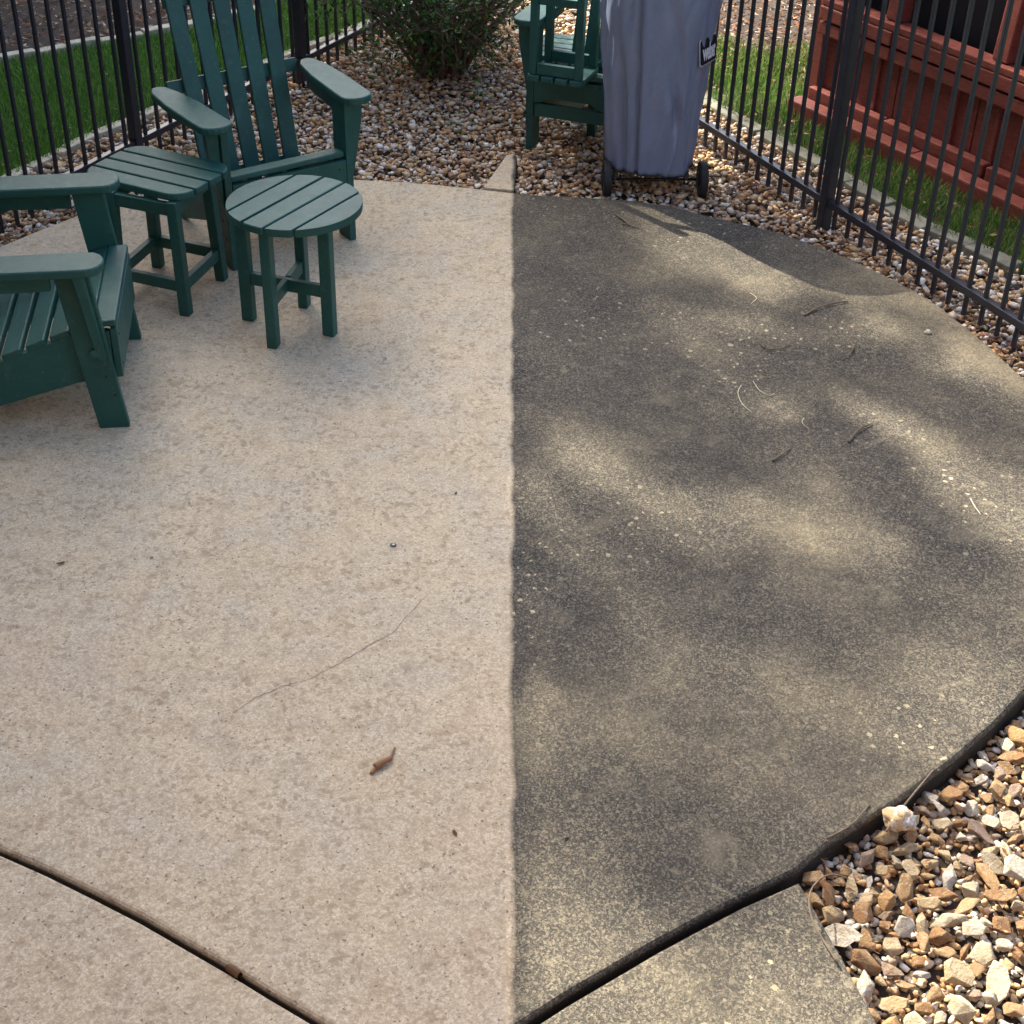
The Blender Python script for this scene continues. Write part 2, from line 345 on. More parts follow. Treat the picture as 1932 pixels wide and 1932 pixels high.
# walkway slab below the joint
off = [(1509, 1659), (1400, 1707), (1320, 1749), (1240, 1792), (1150, 1845), (1070, 1892), (980, 1950), (900, 1994), (800, 2018), (700, 1992), (617, 1943), (510, 1880),
       (435, 1834), (355, 1788), (265, 1736), (175, 1690), (86, 1646), (0, 1608), (-160, 1550), (-300, 1510), (-420, 2250), (1760, 2250), (1660, 1932), (1627, 1870), (1570, 1766)]
wb_ = prism([(*gp(*q).xy, -.115) for q in off], (0, 0, .108), 0)
es = [e for e in wb_.edges if all(abs(v.co.z+.007) < 1e-5 for v in e.verts) and len(e.link_faces) == 2]
bmesh.ops.bevel(wb_, geom=es, offset=.008, segments=2, affect='EDGES', profile=.5, clamp_overlap=True)
bmesh.ops.triangulate(wb_, faces=[f for f in wb_.faces if len(f.verts) > 4])
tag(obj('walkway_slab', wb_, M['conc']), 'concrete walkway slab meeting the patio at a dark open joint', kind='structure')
STEP = [(912, 352), (934, 321), (956, 290), (976, 292), (973, 325), (970, 357), (940, 355)]
sb_ = prism([(*gp(*q).xy, -.115) for q in STEP], (0, 0, .112), .006)
bmesh.ops.triangulate(sb_, faces=[f for f in sb_.faces if len(f.verts) > 4])
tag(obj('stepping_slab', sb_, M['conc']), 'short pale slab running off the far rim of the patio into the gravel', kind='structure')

# gravel beds
EDGL = [(-160, 405), (-60, 356), (0, 328), (61, 299), (120, 268), (180, 240), (245, 215), (303, 192), (380, 160), (450, 128), (506, 104), (560, 82), (624, 60), (700, 30), (790, -10), (860, -50)]
EDGR = [(1130, 40), (1240, 118), (1343, 184), (1438, 238), (1496, 271), (1563, 309), (1630, 346), (1697, 384), (1770, 426), (1866, 462), (1932, 495), (2060, 560)]
BED = [(-160, 560)]+EDGL+[(860, -130), (1080, -130)]+EDGR+[(2120, 700), (2120, 1100), (1500, 1100), (1000, 500), (300, 700), (-160, 700)]
bedw = [gp(*q) for q in BED]
bed = sheet('gravel_bed', bedw, BEDZ-.012, M['soil'], 'wide bed of small brown and white gravel round the far rim of the patio')
edgeL = [(-1.5, 7.4)]
fine_pts = scatter(bedw, .0188, .7, [patio, [gp(*q) for q in STEP]])
m = (fine_pts[:, 1] < 9.4) & (fine_pts[:, 0] > -3.0) & (fine_pts[:, 0] < 3.6)
fine_pts = fine_pts[m]
sz = rng.gamma(7, .0019, len(fine_pts)).clip(.006, .026)
o = link('gravel', stones('gravel', np.c_[fine_pts, BEDZ+rng.uniform(-.012, .026, len(fine_pts))], sz), M['stone'], bed)
tag(o, kind='stuff')

BED2 = [(1932, 1290), (1873, 1355), (1800, 1420), (1720, 1480), (1650, 1530), (1560, 1585), (1490, 1650), (1560, 1766), (1617, 1870), (1650, 1932), (1740, 2230), (2250, 2230), (2250, 1150), (2000, 1150)]
bed2w = [gp(*q) for q in BED2]
bed2 = sheet('gravel_bed', [p for p in bed2w], BEDZ-.022, M['soil'], 'corner bed of large brown, orange and white stones between patio rim and walkway')
walk = [gp(*q) for q in off]
p2 = scatter(bed2w, .017, .7, [patio, walk]); z2 = rng.uniform(-.03, -.014, len(p2))+BEDZ+.008
o = link('gravel', stones('gravel', np.c_[p2, z2], rng.uniform(.008, .015, len(p2))), M['stone'], bed2); tag(o, kind='stuff')
# twenty-four angular stones, copied about: convex hulls with worn corners
variants = []
for i in range(24):
    b = bmesh.new(); n = random.Random(i+40)
    sc = Vector((n.uniform(.95, 1.65), n.uniform(.65, 1.0), n.uniform(.45, .8)))
    for k in range(13):
        v = Vector((n.gauss(0, 1), n.gauss(0, 1), n.gauss(0, 1))).normalized()
        b.verts.new(Vector((v.x*sc.x, v.y*sc.y, v.z*sc.z))*n.uniform(.86, 1.06))
    r = bmesh.ops.convex_hull(b, input=list(b.verts))
    bmesh.ops.delete(b, geom=[v for v in b.verts if not v.link_faces], context='VERTS')
    bmesh.ops.dissolve_limit(b, angle_limit=R(14), verts=b.verts, edges=b.edges)
    bmesh.ops.bevel(b, geom=list(b.edges), offset=.05, segments=1, affect='EDGES', clamp_overlap=True)
    bmesh.ops.recalc_face_normals(b, faces=b.faces)
    me = bpy.data.meshes.new('stone'); b.to_mesh(me); b.free(); me.materials.append(M['lstone'])
    me.polygons.foreach_set('use_smooth', [False]*len(me.polygons)); variants.append(me)
rr = random.Random(5); placed = []
cand = scatter(bed2w, .012, .9, [patio, walk]); rng.shuffle(cand)
def vis(p):
    Z = p[1]*math.cos(PITCH)+CAMH*math.sin(PITCH); v = p[1]*math.sin(PITCH)-CAMH*math.cos(PITCH)
    return PPX+FOC*p[0]/Z < 1965 and 966-FOC*v/Z < 1965
count = 0
for q in cand:
    if not vis(q) or count > 290: continue
    r = rr.choice((.019, .023, .026, .029, .033, .037)) if count < 120 else rr.choice((.014, .017, .020, .023))
    if any((q[0]-a)**2+(q[1]-b)**2 < (.78*(r+c))**2 for a, b, c in placed): continue
    if min((q[0]-w.x)**2+(q[1]-w.y)**2 for w in patio[43:60]) < 0: continue
    ring = np.array([(q[0]+.85*r*math.cos(k*.785), q[1]+.85*r*math.sin(k*.785)) for k in range(8)])
    if inpoly(ring, [(w.x, w.y) for w in walk]).any() or inpoly(ring, [(w.x, w.y) for w in patio]).any(): continue
    placed.append((q[0], q[1], r)); count += 1
    s = link('stone', variants[rr.randrange(24)], None, bed2)
    s.location = (q[0], q[1], BEDZ+.002+r*.40+rr.uniform(-.004, .012)); s.scale = (r, r, r)
    s.rotation_euler = (rr.uniform(-.6, .6), rr.uniform(-.6, .6), rr.uniform(0, 6.3))

# the stone perched on the patio rim, and a pebble
def rough_stone(name, loc, s, mat, seed, label, cat):
    b = bmesh.new(); bmesh.ops.create_icosphere(b, subdivisions=4, radius=1)
    from mathutils import noise as mn
    for v in b.verts:
        d = v.co.normalized(); f = 1+.30*mn.noise(d*1.3+Vector((seed, 0, 0)))+.13*mn.noise(d*3.5+Vector((0, seed, 0)))+.05*mn.noise(d*9)
        v.co = Vector((d.x*s[0], d.y*s[1], d.z*s[2]))*f
    o = obj(name, b, mat, smooth=True); o.location = loc; return tag(o, label, cat)
n = NT('pitted_stone'); c = n.mix(n.step(n.noise(35, 4), .42, .60), (.50, .34, .17), (.58, .56, .53)); c = n.mix(n.step(n.noise(90, 5, .7), .52, .66), c, (.20, .13, .07))
n.base(c, .85, .3); n.bump(n.noise(120, 5, .7), .8, .005); M['pit'] = n.m
q = gp(1698, 1541, .01)
rough_stone('stone', (q.x, q.y, .004), (.036, .031, .024), M['pit'], 3.1, 'fist-sized pitted tan and grey stone perched on the patio rim', 'stone')
q = gp(1750, 629); rough_stone('pebble', (q.x, q.y, .006), (.011, .009, .008), M['edge'], 8.2, 'single pale pebble alone on the sunny edge of the patio', 'pebble')

# ------------------------------------------------------------------ edging, lawns, mulch
def edging(pts, step, w, h, name, label, seed, mat='edge'):
    rs = random.Random(seed); root = empty(name, gp(*pts[0]), 0, label, 'edging', 'stone edgings of the lawns'); root.location.z = BEDZ; base = root.location.copy()
    W = [gp(*q, 0) for q in pts]; cum = [0]
    for a, b in zip(W, W[1:]): cum.append(cum[-1]+(b-a).length)
    def at(t):
        for i in range(len(W)-1):
            if t <= cum[i+1]: return W[i].lerp(W[i+1], (t-cum[i])/(cum[i+1]-cum[i]))
        return W[-1].copy()
    t = 0
    while t < cum[-1]-.03:
        L = step*rs.uniform(.7, 1.3); a, b_ = at(t), at(min(t+L-.006, cum[-1])); a.z = b_.z = 0
        d = (b_-a).normalized(); s = Vector((-d.y, d.x, 0)); off_ = rs.uniform(-.006, .006); b = bmesh.new()
        ww, hh = w*rs.uniform(.85, 1.15), h*rs.uniform(.8, 1.15)
        outline = [a-s*ww/2, a.lerp(b_, .35)-s*ww*rs.uniform(.45, .56), a.lerp(b_, .7)-s*ww*rs.uniform(.44, .56), b_-s*ww/2,
                   b_+s*ww*.5, b_.lerp(a, .4)+s*ww*rs.uniform(.44, .57), a+s*ww*.5]
        b = prism([Vector((v.x, v.y, BEDZ-.03))-base+s*off_ for v in outline], (rs.uniform(-.004, .004), 0, hh+.03), .007, 2)
        obj('edging_stone', b, M[mat], root); t += L
    return root
edging(EDGL[1:-2], .15, .060, .034, 'stone_edging', 'row of pale tan edging blocks between the left lawn and the gravel', 1)
edging(EDGR[1:-1], .21, .075, .036, 'stone_edging', 'row of long flat grey edging stones between the right lawn and the gravel', 2, 'edge2')
MUL = [(-120, 130), (0, 103), (66, 92), (140, 78), (214, 66), (300, 52), (380, 36), (480, 10), (560, -20)]
edging(MUL, .19, .06, .05, 'stone_edging', 'thin pale edging at the far side of the left lawn before the dark mulch', 3)
lawnL = [gp(*q) for q in [(-160, 405)]+EDGL[1:]+[(860, -110)]+MUL[::-1]+[(-220, 150)]]
sheet('lawn', lawnL, BEDZ-.006, M['turf'], 'lawn behind the left fence')
mulch = [gp(*q) for q in MUL]+[Vector((.2, 11.5, 0)), Vector((-3.6, 11.5, 0)), Vector((-3.6, 8, 0))]
mu = sheet('mulch_bed', mulch, BEDZ-.008, M['soil'], 'dark mulch bed beyond the left lawn')
GC = [(.060, .150, .022), (.085, .190, .030), (.040, .110, .016), (.12, .23, .04), (.10, .17, .05)]
P = scatter([p for p in lawnL], .0078, .9); P = P[(P[:, 1] < 9.1) & (P[:, 0] > -3.0)]
tag(link('grass', blades('grass', P, .052, .0046, BEDZ, [tuple(v*1.45 for v in c_) for c_ in GC]), M['grass']), 'thick green grass behind the left fence', 'grass', kind='stuff')
RTOP = [(1330, 92), (1400, 100), (1510, 140), (1700, 150), (2100, 300)]
lawnR = [gp(*q) for q in EDGR[1:]+[(2200, 560), (2200, 100)]]+[gp(1330, 60)]+[gp(1160, 40)]
sheet('lawn', lawnR, BEDZ-.006, M['turf'], 'lawn between the right edging stones and the red wooden wall')
GC2 = GC+[(.09, .17, .03), (.16, .24, .05), (.26, .21, .10), (.05, .10, .02)]
P = scatter(lawnR, .0088, .9); dens = np.sin(P[:, 0]*7.3+P[:, 1]*3)+np.sin(P[:, 1]*11-P[:, 0]*4)+rng.normal(0, .9, len(P)); P = P[(dens > -.5) & (P[:, 1] < 8.8)]
tag(link('grass', blades('grass', P, .060, .0045, BEDZ, GC2), M['grass']), 'patchy sunlit grass along the red wooden wall', 'grass', kind='stuff')
sheet('mulch_bed', [gp(1240, 60), gp(1340, 104), gp(1420, 122), gp(1520, 160), gp(1600, 120), Vector((3.4, 9.5, 0)), Vector((.9, 9.5, 0))], BEDZ+.004, M['soil'], 'dark mulch with fallen leaves beyond the right lawn')
# fallen leaves and chips
LC = [(.23, .12, .05), (.30, .17, .08), (.16, .08, .04), (.38, .26, .15), (.26, .09, .04)]
def litter(name, poly, n, zlo, zhi, label, s=(.010, .026), excl=()):
    P = scatter(poly, .02, .9, excl); P = P[(P[:, 1] < 9) & (P[:, 0] > -3) & (P[:, 0] < 3.4)]; P = P[rng.permutation(len(P))[:n]]
    me = leaves(name, np.c_[P, rng.uniform(zlo, zhi, len(P))], rng.uniform(*s, len(P)), LC, .55, .3)
    return tag(link(name, me, M['leaf']), label, 'leaf litter', kind='stuff')
litter('leaf_litter', [gp(*q) for q in [(1300, 215), (1540, 350), (1660, 430), (1930, 600), (1930, 740), (1700, 545), (1560, 470), (1400, 330)]], 420, BEDZ+.012, BEDZ+.034, 'dry brown leaves caught in the gravel under the right fence', (.010, .026), [patio])
litter('leaf_litter', lawnR, 1300, BEDZ+.02, BEDZ+.05, 'dry leaves scattered over the right lawn', (.010, .022))
litter('leaf_litter', [gp(*q) for q in [(60, 420), (300, 240), (520, 120), (700, 60), (1000, 60), (1000, 340), (640, 320), (400, 330), (150, 400)]], 500, BEDZ+.010, BEDZ+.028, 'brown leaf flakes among the gravel behind the green chairs', (.007, .018), [patio])
litter('leaf_litter', bed2w, 260, BEDZ+.004, BEDZ+.030, 'dry leaf bits caught between the big stones in the corner', (.006, .014), [patio, walk])
litter('leaf_litter', [gp(*q) for q in [(980, 210), (1330, 215), (1420, 400), (1260, 380), (985, 362)]], 300, BEDZ+.010, BEDZ+.028, 'dead leaf flakes in the gravel round the covered grill', (.007, .016), [patio])
litter('leaf_litter', lawnL, 420, BEDZ+.045, BEDZ+.06, 'few pale leaf flakes lying on the left lawn', (.006, .011))
litter('wood_mulch', [gp(1240, 20), gp(1340, 100), gp(1420, 118), gp(1520, 150), gp(1600, 60), gp(1600, -30), gp(1250, -30)], 1500, BEDZ+.006, BEDZ+.03, 'dark mulch chips and fallen leaves beyond the right lawn', (.010, .028))
litter('wood_mulch', mulch, 1500, BEDZ-.004, BEDZ+.03, 'dark shredded mulch beyond the left lawn', (.010, .03))

# ------------------------------------------------------------------ fences
def fence(pts, posts, name, label, spacing, ext0, ext1, ph=1.32, pw=.043):
    """pts: pixel of the bottom rail at two places; posts: fractions along it"""
    a, b = gp(*pts[0], .075), gp(*pts[1], .075); d = (b-a); L = d.length; d.normalize(); s = Vector((-d.y, d.x, 0))
    root = empty(name, (a.x, a.y, 0), math.atan2(d.y, d.x), label, 'fence', 'black metal picket fences')
    X = Vector((1, 0, 0))
    ps = sorted(posts); t0, t1 = -ext0, L+ext1
    for t in ps:
        obj('post', beam((t, 0, BEDZ-.02), (t, 0, ph+.05), X, pw, pw, .004), M['iron'], root)
        obj('post_cap', prism([(t-.026, -.026, ph+.051), (t+.026, -.026, ph+.051), (t+.026, .026, ph+.051), (t-.026, .026, ph+.051)], (0, 0, .02), .006), M['iron'], root)
    cuts = [t0]+ps+[t1]
    for i, (u, v) in enumerate(zip(cuts, cuts[1:])):
        u2 = u+(pw/2+.001 if i else 0); v2 = v-(pw/2+.001 if i < len(cuts)-2 else 0)
        if v2-u2 < .05: continue
        for z, nm in ((.075, 'bottom_rail'), (ph-.12, 'middle_rail'), (ph, 'top_rail')):
            obj(nm, beam((u2, 0, z), (v2, 0, z), X.cross(Vector((0, 0, 1))), .030, .028, .003), M['iron'], root)
        nb = max(1, round((v2-u2)/spacing)); me = None
        for k in range(nb):
            t = u2+(k+.5)*(v2-u2)/nb
            if me is None:
                bb = beam((0, 0, BEDZ+.035), (0, 0, ph-.001), (1, 0, 0), .0138, .0138, .002); o = obj('bar', bb, M['iron'], root); me = o.data
            else: o = link('bar', me, None, root)
            o.location = (t, 0, 0)
    return root
A, B = gp(257, 268, .075), gp(568, 113, .075)
Lp = (B-A).length
fence([(257, 268), (568, 113)], [0, Lp], 'metal_fence', 'black metal picket fence behind the green chairs', .0865, 1.3, 1.45)
A, B = gp(1334, 236, .075), gp(1560, 379, .075); Lr = (B-A).length
fence([(1334, 236), (1560, 379)], [-.32, Lr], 'metal_fence', 'black metal picket fence in front of the red wooden wall', .0868, .32, 1.6)

# ------------------------------------------------------------------ Adirondack chairs
def mk_chair(loc, fwd, W, label, lean=.0, sp=.0, arm=.70, deep=1.0, Z=1.0, low_rail=False, group=None):
    """local axes: x lateral, y forward, z up; origin between the front feet"""
    t = empty('adirondack_chair', loc, math.atan2(fwd[1], fwd[0])-math.pi/2, label, 'chair', 'green Adirondack chairs'); g = M['green']
    az = .575*Z; D = deep
    for s in (-1, 1):
        x = s*W/2
        lg = obj('leg', prism([(x-.014, -.048, 0), (x-.014, .046, 0), (x-.014, .040-lean, az-.029), (x-.014, -.062-lean, az-.029)], (.028, 0, 0), .004), g, t)
        obj('bolt_cap', disc((x+s*.018, -.005-lean*.4, .27*Z), (1, 0, 0), .015, .016, 16, .004), g, lg)
        ox = x+s*.016
        bk = [(ox, -.0-lean, az-.028), (ox+s*.052, .0-lean, az-.028), (ox+s*.048, -.0-lean*.8, az-.10), (ox+s*.026, -.0-lean*.6, az-.22), (ox+s*.004, 0-lean*.4, az-.33), (ox, 0-lean*.4, az-.33)]
        obj('arm_bracket', prism([(p[0], p[1]+.030, p[2]) for p in bk], (0, -.028, 0), .003), g, t)
        xi = x-s*.030
        st = [(.020, .165), (.020, .325), (-.10*D, .315), (-.28*D, .255), (-.42*D, .205), (-.60*D, .14), (-.80*D, .075), (-.86*D, .045), (-.86*D, .0), (-.70*D, .0), (-.35*D, .085), (-.1*D, .15)]
        obj('side_rail', prism([(xi-.013, y, z*Z) for y, z in st], (.026, 0, 0), .004), g, t)
        # arm: rounded board, narrower to the rear
        cx = x+s*(.018+sp*.3); n = 8; w = .062; out = []
        for k in range(n+1):
            a_ = math.pi*k/n; out.append((cx+w*math.cos(a_), .045-lean+.05*math.sin(a_)))
        y1 = -arm*D
        out += [(cx-w*1.0, .0-lean), (cx-w*.98, y1*.45), (cx-w*.80+s*.0, y1*.78)]
        out += [(cx-s*0-.032, y1+.01), (cx-.01, y1-.012), (cx+.022, y1-.006), (cx+.045, y1+.04), (cx+w*.98, y1*.55), (cx+w*1.02, .0-lean)]
        ar = obj('armrest', prism([(p[0]+s*sp*(-p[1]), p[1], az-.026) for p in out], (0, 0, .028), .009, 3), g, t)
        obj('arm_rail', beam((x+s*.012, -.07-lean, az-.0585), (x+s*.022+s*sp*arm*D*.86, y1*.86, az-.0585), (0, 0, 1), .062, .026), g, t)
    wi = W/2-.016
    obj('apron', prism([(-wi, .022, .165*Z), (-wi, .022, .33*Z), (wi, .022, .33*Z), (wi, .022, .165*Z)] if not low_rail else
                       [(-wi, .022, .215*Z), (-wi, .022, .33*Z), (wi, .022, .33*Z), (wi, .022, .215*Z), (wi*.78, .022, .222*Z), (wi*.55, .022, .243*Z), (-wi*.55, .022, .243*Z), (-wi*.78, .022, .222*Z)], (0, .022, 0), .003), g, t)
    for sx in (-1, 1):
        for z in (.20, .30): obj('screw', disc((sx*(wi-.03), .0448, z*Z+(.02 if low_rail else 0)), (0, 1, 0), .0042, .002, 10, 0), M['rubber'], t)
        for z in (.12, .185): obj('screw', disc((sx*(W/2+.0146), -.004+.02*(z < .15), z*Z), (1, 0, 0), .0045, .002, 10, 0), M['rubber'], t)
    if low_rail: obj('lower_rail', beam((-wi, .020, .182*Z), (wi, .020, .182*Z), (0, 0, 1), .058, .024), g, t)
    path = [(.012, .349), (-.055, .338), (-.135, .313), (-.215, .285), (-.295, .258), (-.375, .234)]
    for i, (y, z) in enumerate(path):
        y0 = path[max(0, i-1)]; y2 = path[min(len(path)-1, i+1)]; dv = Vector((0, (y2[0]-y0[0])*D, (y2[1]-y0[1])*Z)).normalized()
        if i == 0: dv = Vector((0, -1, -.05)).normalized()
        c = Vector((0, y*D, z*Z)); w2 = W/2-.017 if i else W/2-.018
        obj('seat_slat', beam(c-Vector((w2, 0, 0)), c+Vector((w2, 0, 0)), dv, .068*D, .022, .006), g, t)
    # back: five slats, slightly fanned, on two crosspieces
    b0, b1 = Vector((0, -.395*D, .19*Z)), Vector((0, -.70*D, .98*Z)); up = (b1-b0).normalized(); nr = up.cross(Vector((1, 0, 0)))
    ws = (W-.075)/5
    for i in range(5):
        k = i-2; hgt = 1-.045*k*k*.5
        p, q_ = b0+Vector((k*ws, 0, 0)), b0.lerp(b1, hgt)+Vector((k*ws*1.10, 0, 0))
        obj('back_slat', beam(p, q_, (1, 0, 0), ws*.76, .018, .005), g, t)
    for f in (.04, .47, .84):
        c = b0.lerp(b1, f)+Vector((0, -.024, 0)); ex = W/2-.03 if f != .47 else W/2+.02
        obj('back_rail', beam(c-Vector((ex, 0, 0)), c+Vector((ex, 0, 0)), up, .05, .022, .004), g, t)
    return t
f1, f2 = gp(443, 500), gp(650, 447); mid = (f1+f2)/2; lat = (f2-f1).normalized()
mk_chair(mid, (lat.y, -lat.x), .50, 'green plastic Adirondack chair facing the camera behind the round table', 0, .06, .56, .72)
f1, f2 = gp(218, 803), gp(242, 638); mid = (f1+f2)/2; lat = (f2-f1).normalized()
mk_chair(mid, (lat.y, -lat.x), .575, 'green Adirondack chair cut off by the left edge, armrests pointing right', .055, 0, .70, .95)
f1, f2 = gp(1003, 276), gp(1150, 300); mid = (f1+f2)/2; lat = (f2-f1).normalized()
mk_chair(mid, (lat.y, -lat.x), .36, 'dark green chair in backlight on the gravel left of the covered grill', 0, 0, .55, .8, 1.0, True)

# ------------------------------------------------------------------ side tables
def slat_top(outline, n, ang, z0, th, gap, root, mat, bev=.006):
    """cut a convex outline (x, y) into n slats lying across direction ang"""
    c, s = math.cos(ang), math.sin(ang); P = [(x*c+y*s, -x*s+y*c) for x, y in outline]; lo, hi = min(p[1] for p in P), max(p[1] for p in P)
    for i in range(n):
        a, b = lo+(hi-lo)*i/n+(gap/2 if i else 0), lo+(hi-lo)*(i+1)/n-(gap/2 if i < n-1 else 0)
        Q = P
        for lim, sg in ((a, 1), (b, -1)):
            out = []
            for k in range(len(Q)):
                p, q = Q[k], Q[(k+1) % len(Q)]; ip, iq = sg*(p[1]-lim) >= 0, sg*(q[1]-lim) >= 0
                if ip: out.append(p)
                if ip != iq: f = (lim-p[1])/(q[1]-p[1]); out.append((p[0]+(q[0]-p[0])*f, lim))
            Q = out
        cl = []
        for p in Q:
            if not cl or math.hypot(p[0]-cl[-1][0], p[1]-cl[-1][1]) > .004: cl.append(p)
        if math.hypot(cl[0][0]-cl[-1][0], cl[0][1]-cl[-1][1]) < .004: cl.pop()
        b_ = prism([(x*c-y*s, x*s+y*c, z0) for x, y in cl], (0, 0, th), bev, 3)
        obj('top_slat', b_, mat, root)
def rrect(hx, hy, r, n=7):
    out = []
    for cx, cy, a0 in ((hx-r, hy-r, 0), (-hx+r, hy-r, 90), (-hx+r, -hy+r, 180), (hx-r, -hy+r, 270)):
        for k in range(n+1): a = R(a0+90*k/n); out.append((cx+r*math.cos(a), cy+r*math.sin(a)))
    return out
def round_table():
    c = gp(555, 380, .457); t = empty('round_side_table', (c.x, c.y, 0), 0, 'round green slatted side table in front of the facing chair', 'table', 'green slatted side tables')
    g = M['green']; rad = .229
    slat_top([(rad*math.cos(2*math.pi*k/56), rad*math.sin(2*math.pi*k/56)) for k in range(56)], 5, R(57), .430, .027, .009, t, g, .007)
    feet = [gp(*q)-Vector((c.x, c.y, 0)) for q in ((471, 602), (517, 653), (623, 631), (575, 577))]
    cen = sum(feet, Vector())/4
    for f in feet:
        d = (f-cen).normalized()
        tp = Vector((f.x, f.y, .4295))*1
        obj('leg', beam(f, (f.x, f.y, .4292), d, .044, .036, .005), g, t)
    for i, (a, b) in enumerate(((0, 2), (1, 3))):
        pa, pb_ = feet[a], feet[b]; d = (pb_-pa).normalized(); z = .165
        if i == 0: obj('stretcher', beam(pa+d*.0225+Vector((0, 0, z)), pb_-d*.0225+Vector((0, 0, z)), (0, 0, 1), .045, .022, .003), g, t)
        else:
            m_ = (pa+pb_)/2
            obj('stretcher', beam(pa+d*.0225+Vector((0, 0, z)), m_-d*.0125+Vector((0, 0, z)), (0, 0, 1), .044, .0218, .003), g, t)
            obj('stretcher', beam(m_+d*.0125+Vector((0, 0, z)), pb_-d*.0225+Vector((0, 0, z)), (0, 0, 1), .044, .0218, .003), g, t)
        for z_ in (.405,): obj('top_rail', beam(pa+d*.023+Vector((0, 0, z_-i*.0)), (pa+pb_)/2-d*(.013 if i else 0)+Vector((0, 0, z_)), (0, 0, 1), .04, .02, .003), g, t)
    return t
round_table()
def square_table():
    F, Rr, B = gp(352, 593), gp(419, 527), gp(299, 502); c = (F+B)/2; L = F+B-Rr
    t = empty('square_side_table', c, 0, 'rounded square green slatted side table between the two left chairs', 'table', 'green slatted side tables'); g = M['green']
    top = [gp(*q, .445)-c for q in ((250, 274), (432, 308), (346, 374), (160, 322))]; z0 = .418
    for v in top: v.z = 0
    cc = sum(top, Vector())/4; ex = (top[1]-top[0]+top[2]-top[3])/2; ang = math.atan2(ex.y, ex.x); hx = ex.length/2
    ey = (top[0]-top[3]+top[1]-top[2])/2; hy = abs(ey.dot(Vector((-math.sin(ang), math.cos(ang), 0))))/2
    r2 = [(cc.x+x*math.cos(ang)-y*math.sin(ang), cc.y+x*math.sin(ang)+y*math.cos(ang)) for x, y in rrect(hx+.010, hy+.010, .075)]
    slat_top(r2, 4, ang, z0, .027, .009, t, g, .007)
    feet = [p-c for p in (F, Rr, B, L)]; d0 = (feet[1]-feet[0]).normalized()
    tops = []
    for f in feet:
        tp = f*.90+cc*.10; tp.z = z0-.0008; tops.append(tp)
        obj('leg', beam(f, tp, d0, .038, .038, .004), g, t)
    for i in range(4):
        for fr, w in ((.26, .042), (.93, .045)):
            a, b = feet[i].lerp(tops[i], fr), feet[(i+1) % 4].lerp(tops[(i+1) % 4], fr); d = (b-a).normalized()
            obj('stretcher' if fr < .5 else 'top_rail', beam(a+d*.0195, b-d*.0195, (0, 0, 1), w, .024, .003), g, t)
    return t
square_table()
# low table in the sun behind the dark chair, and the table standing on its top on the seat
c = gp(1082, 92, .30); t = empty('low_slatted_table', (c.x, c.y, BEDZ+.01), R(-24), 'sunlit slatted table seen through the dark green chair', 'table', 'green slatted side tables')
slat_top(rrect(.19, .16, .03), 5, R(0), .33, .022, .007, t, M['green'], .005)
for x, y in ((.15, .12), (-.15, .12), (-.15, -.12), (.15, -.12)): obj('leg', beam((x, y, 0), (x, y, .329), (1, 0, 0), .04, .04), M['green'], t)
for s in (-1, 1): obj('top_rail', beam((-.13, s*.12, .305), (.13, s*.12, .305), (0, 0, 1), .045, .022, .003), M['green'], t)
c = gp(1064, 150, .37); t = empty('upturned_side_table', (c.x, c.y+.06, .365), math.atan2(lat.y, lat.x), 'small green side table standing upside down on the seat of the dark chair', 'table', 'green slatted side tables')
slat_top(rrect(.125, .115, .03), 4, R(90), 0, .024, .008, t, M['green'], .005)
for x, y in ((.10, .09), (-.10, .09), (-.10, -.09), (.10, -.09)): obj('leg', beam((x, y, .0248), (x, y, .45), (1, 0, 0), .032, .032), M['green'], t)
for s in (-1, 1):
    obj('top_rail', beam((-.083, s*.09, .05), (.083, s*.09, .05), (0, 0, 1), .046, .022, .003), M['green'], t)
    obj('stretcher', beam((-.083, s*.09, .33), (.083, s*.09, .33), (0, 0, 1), .034, .022, .003), M['green'], t)

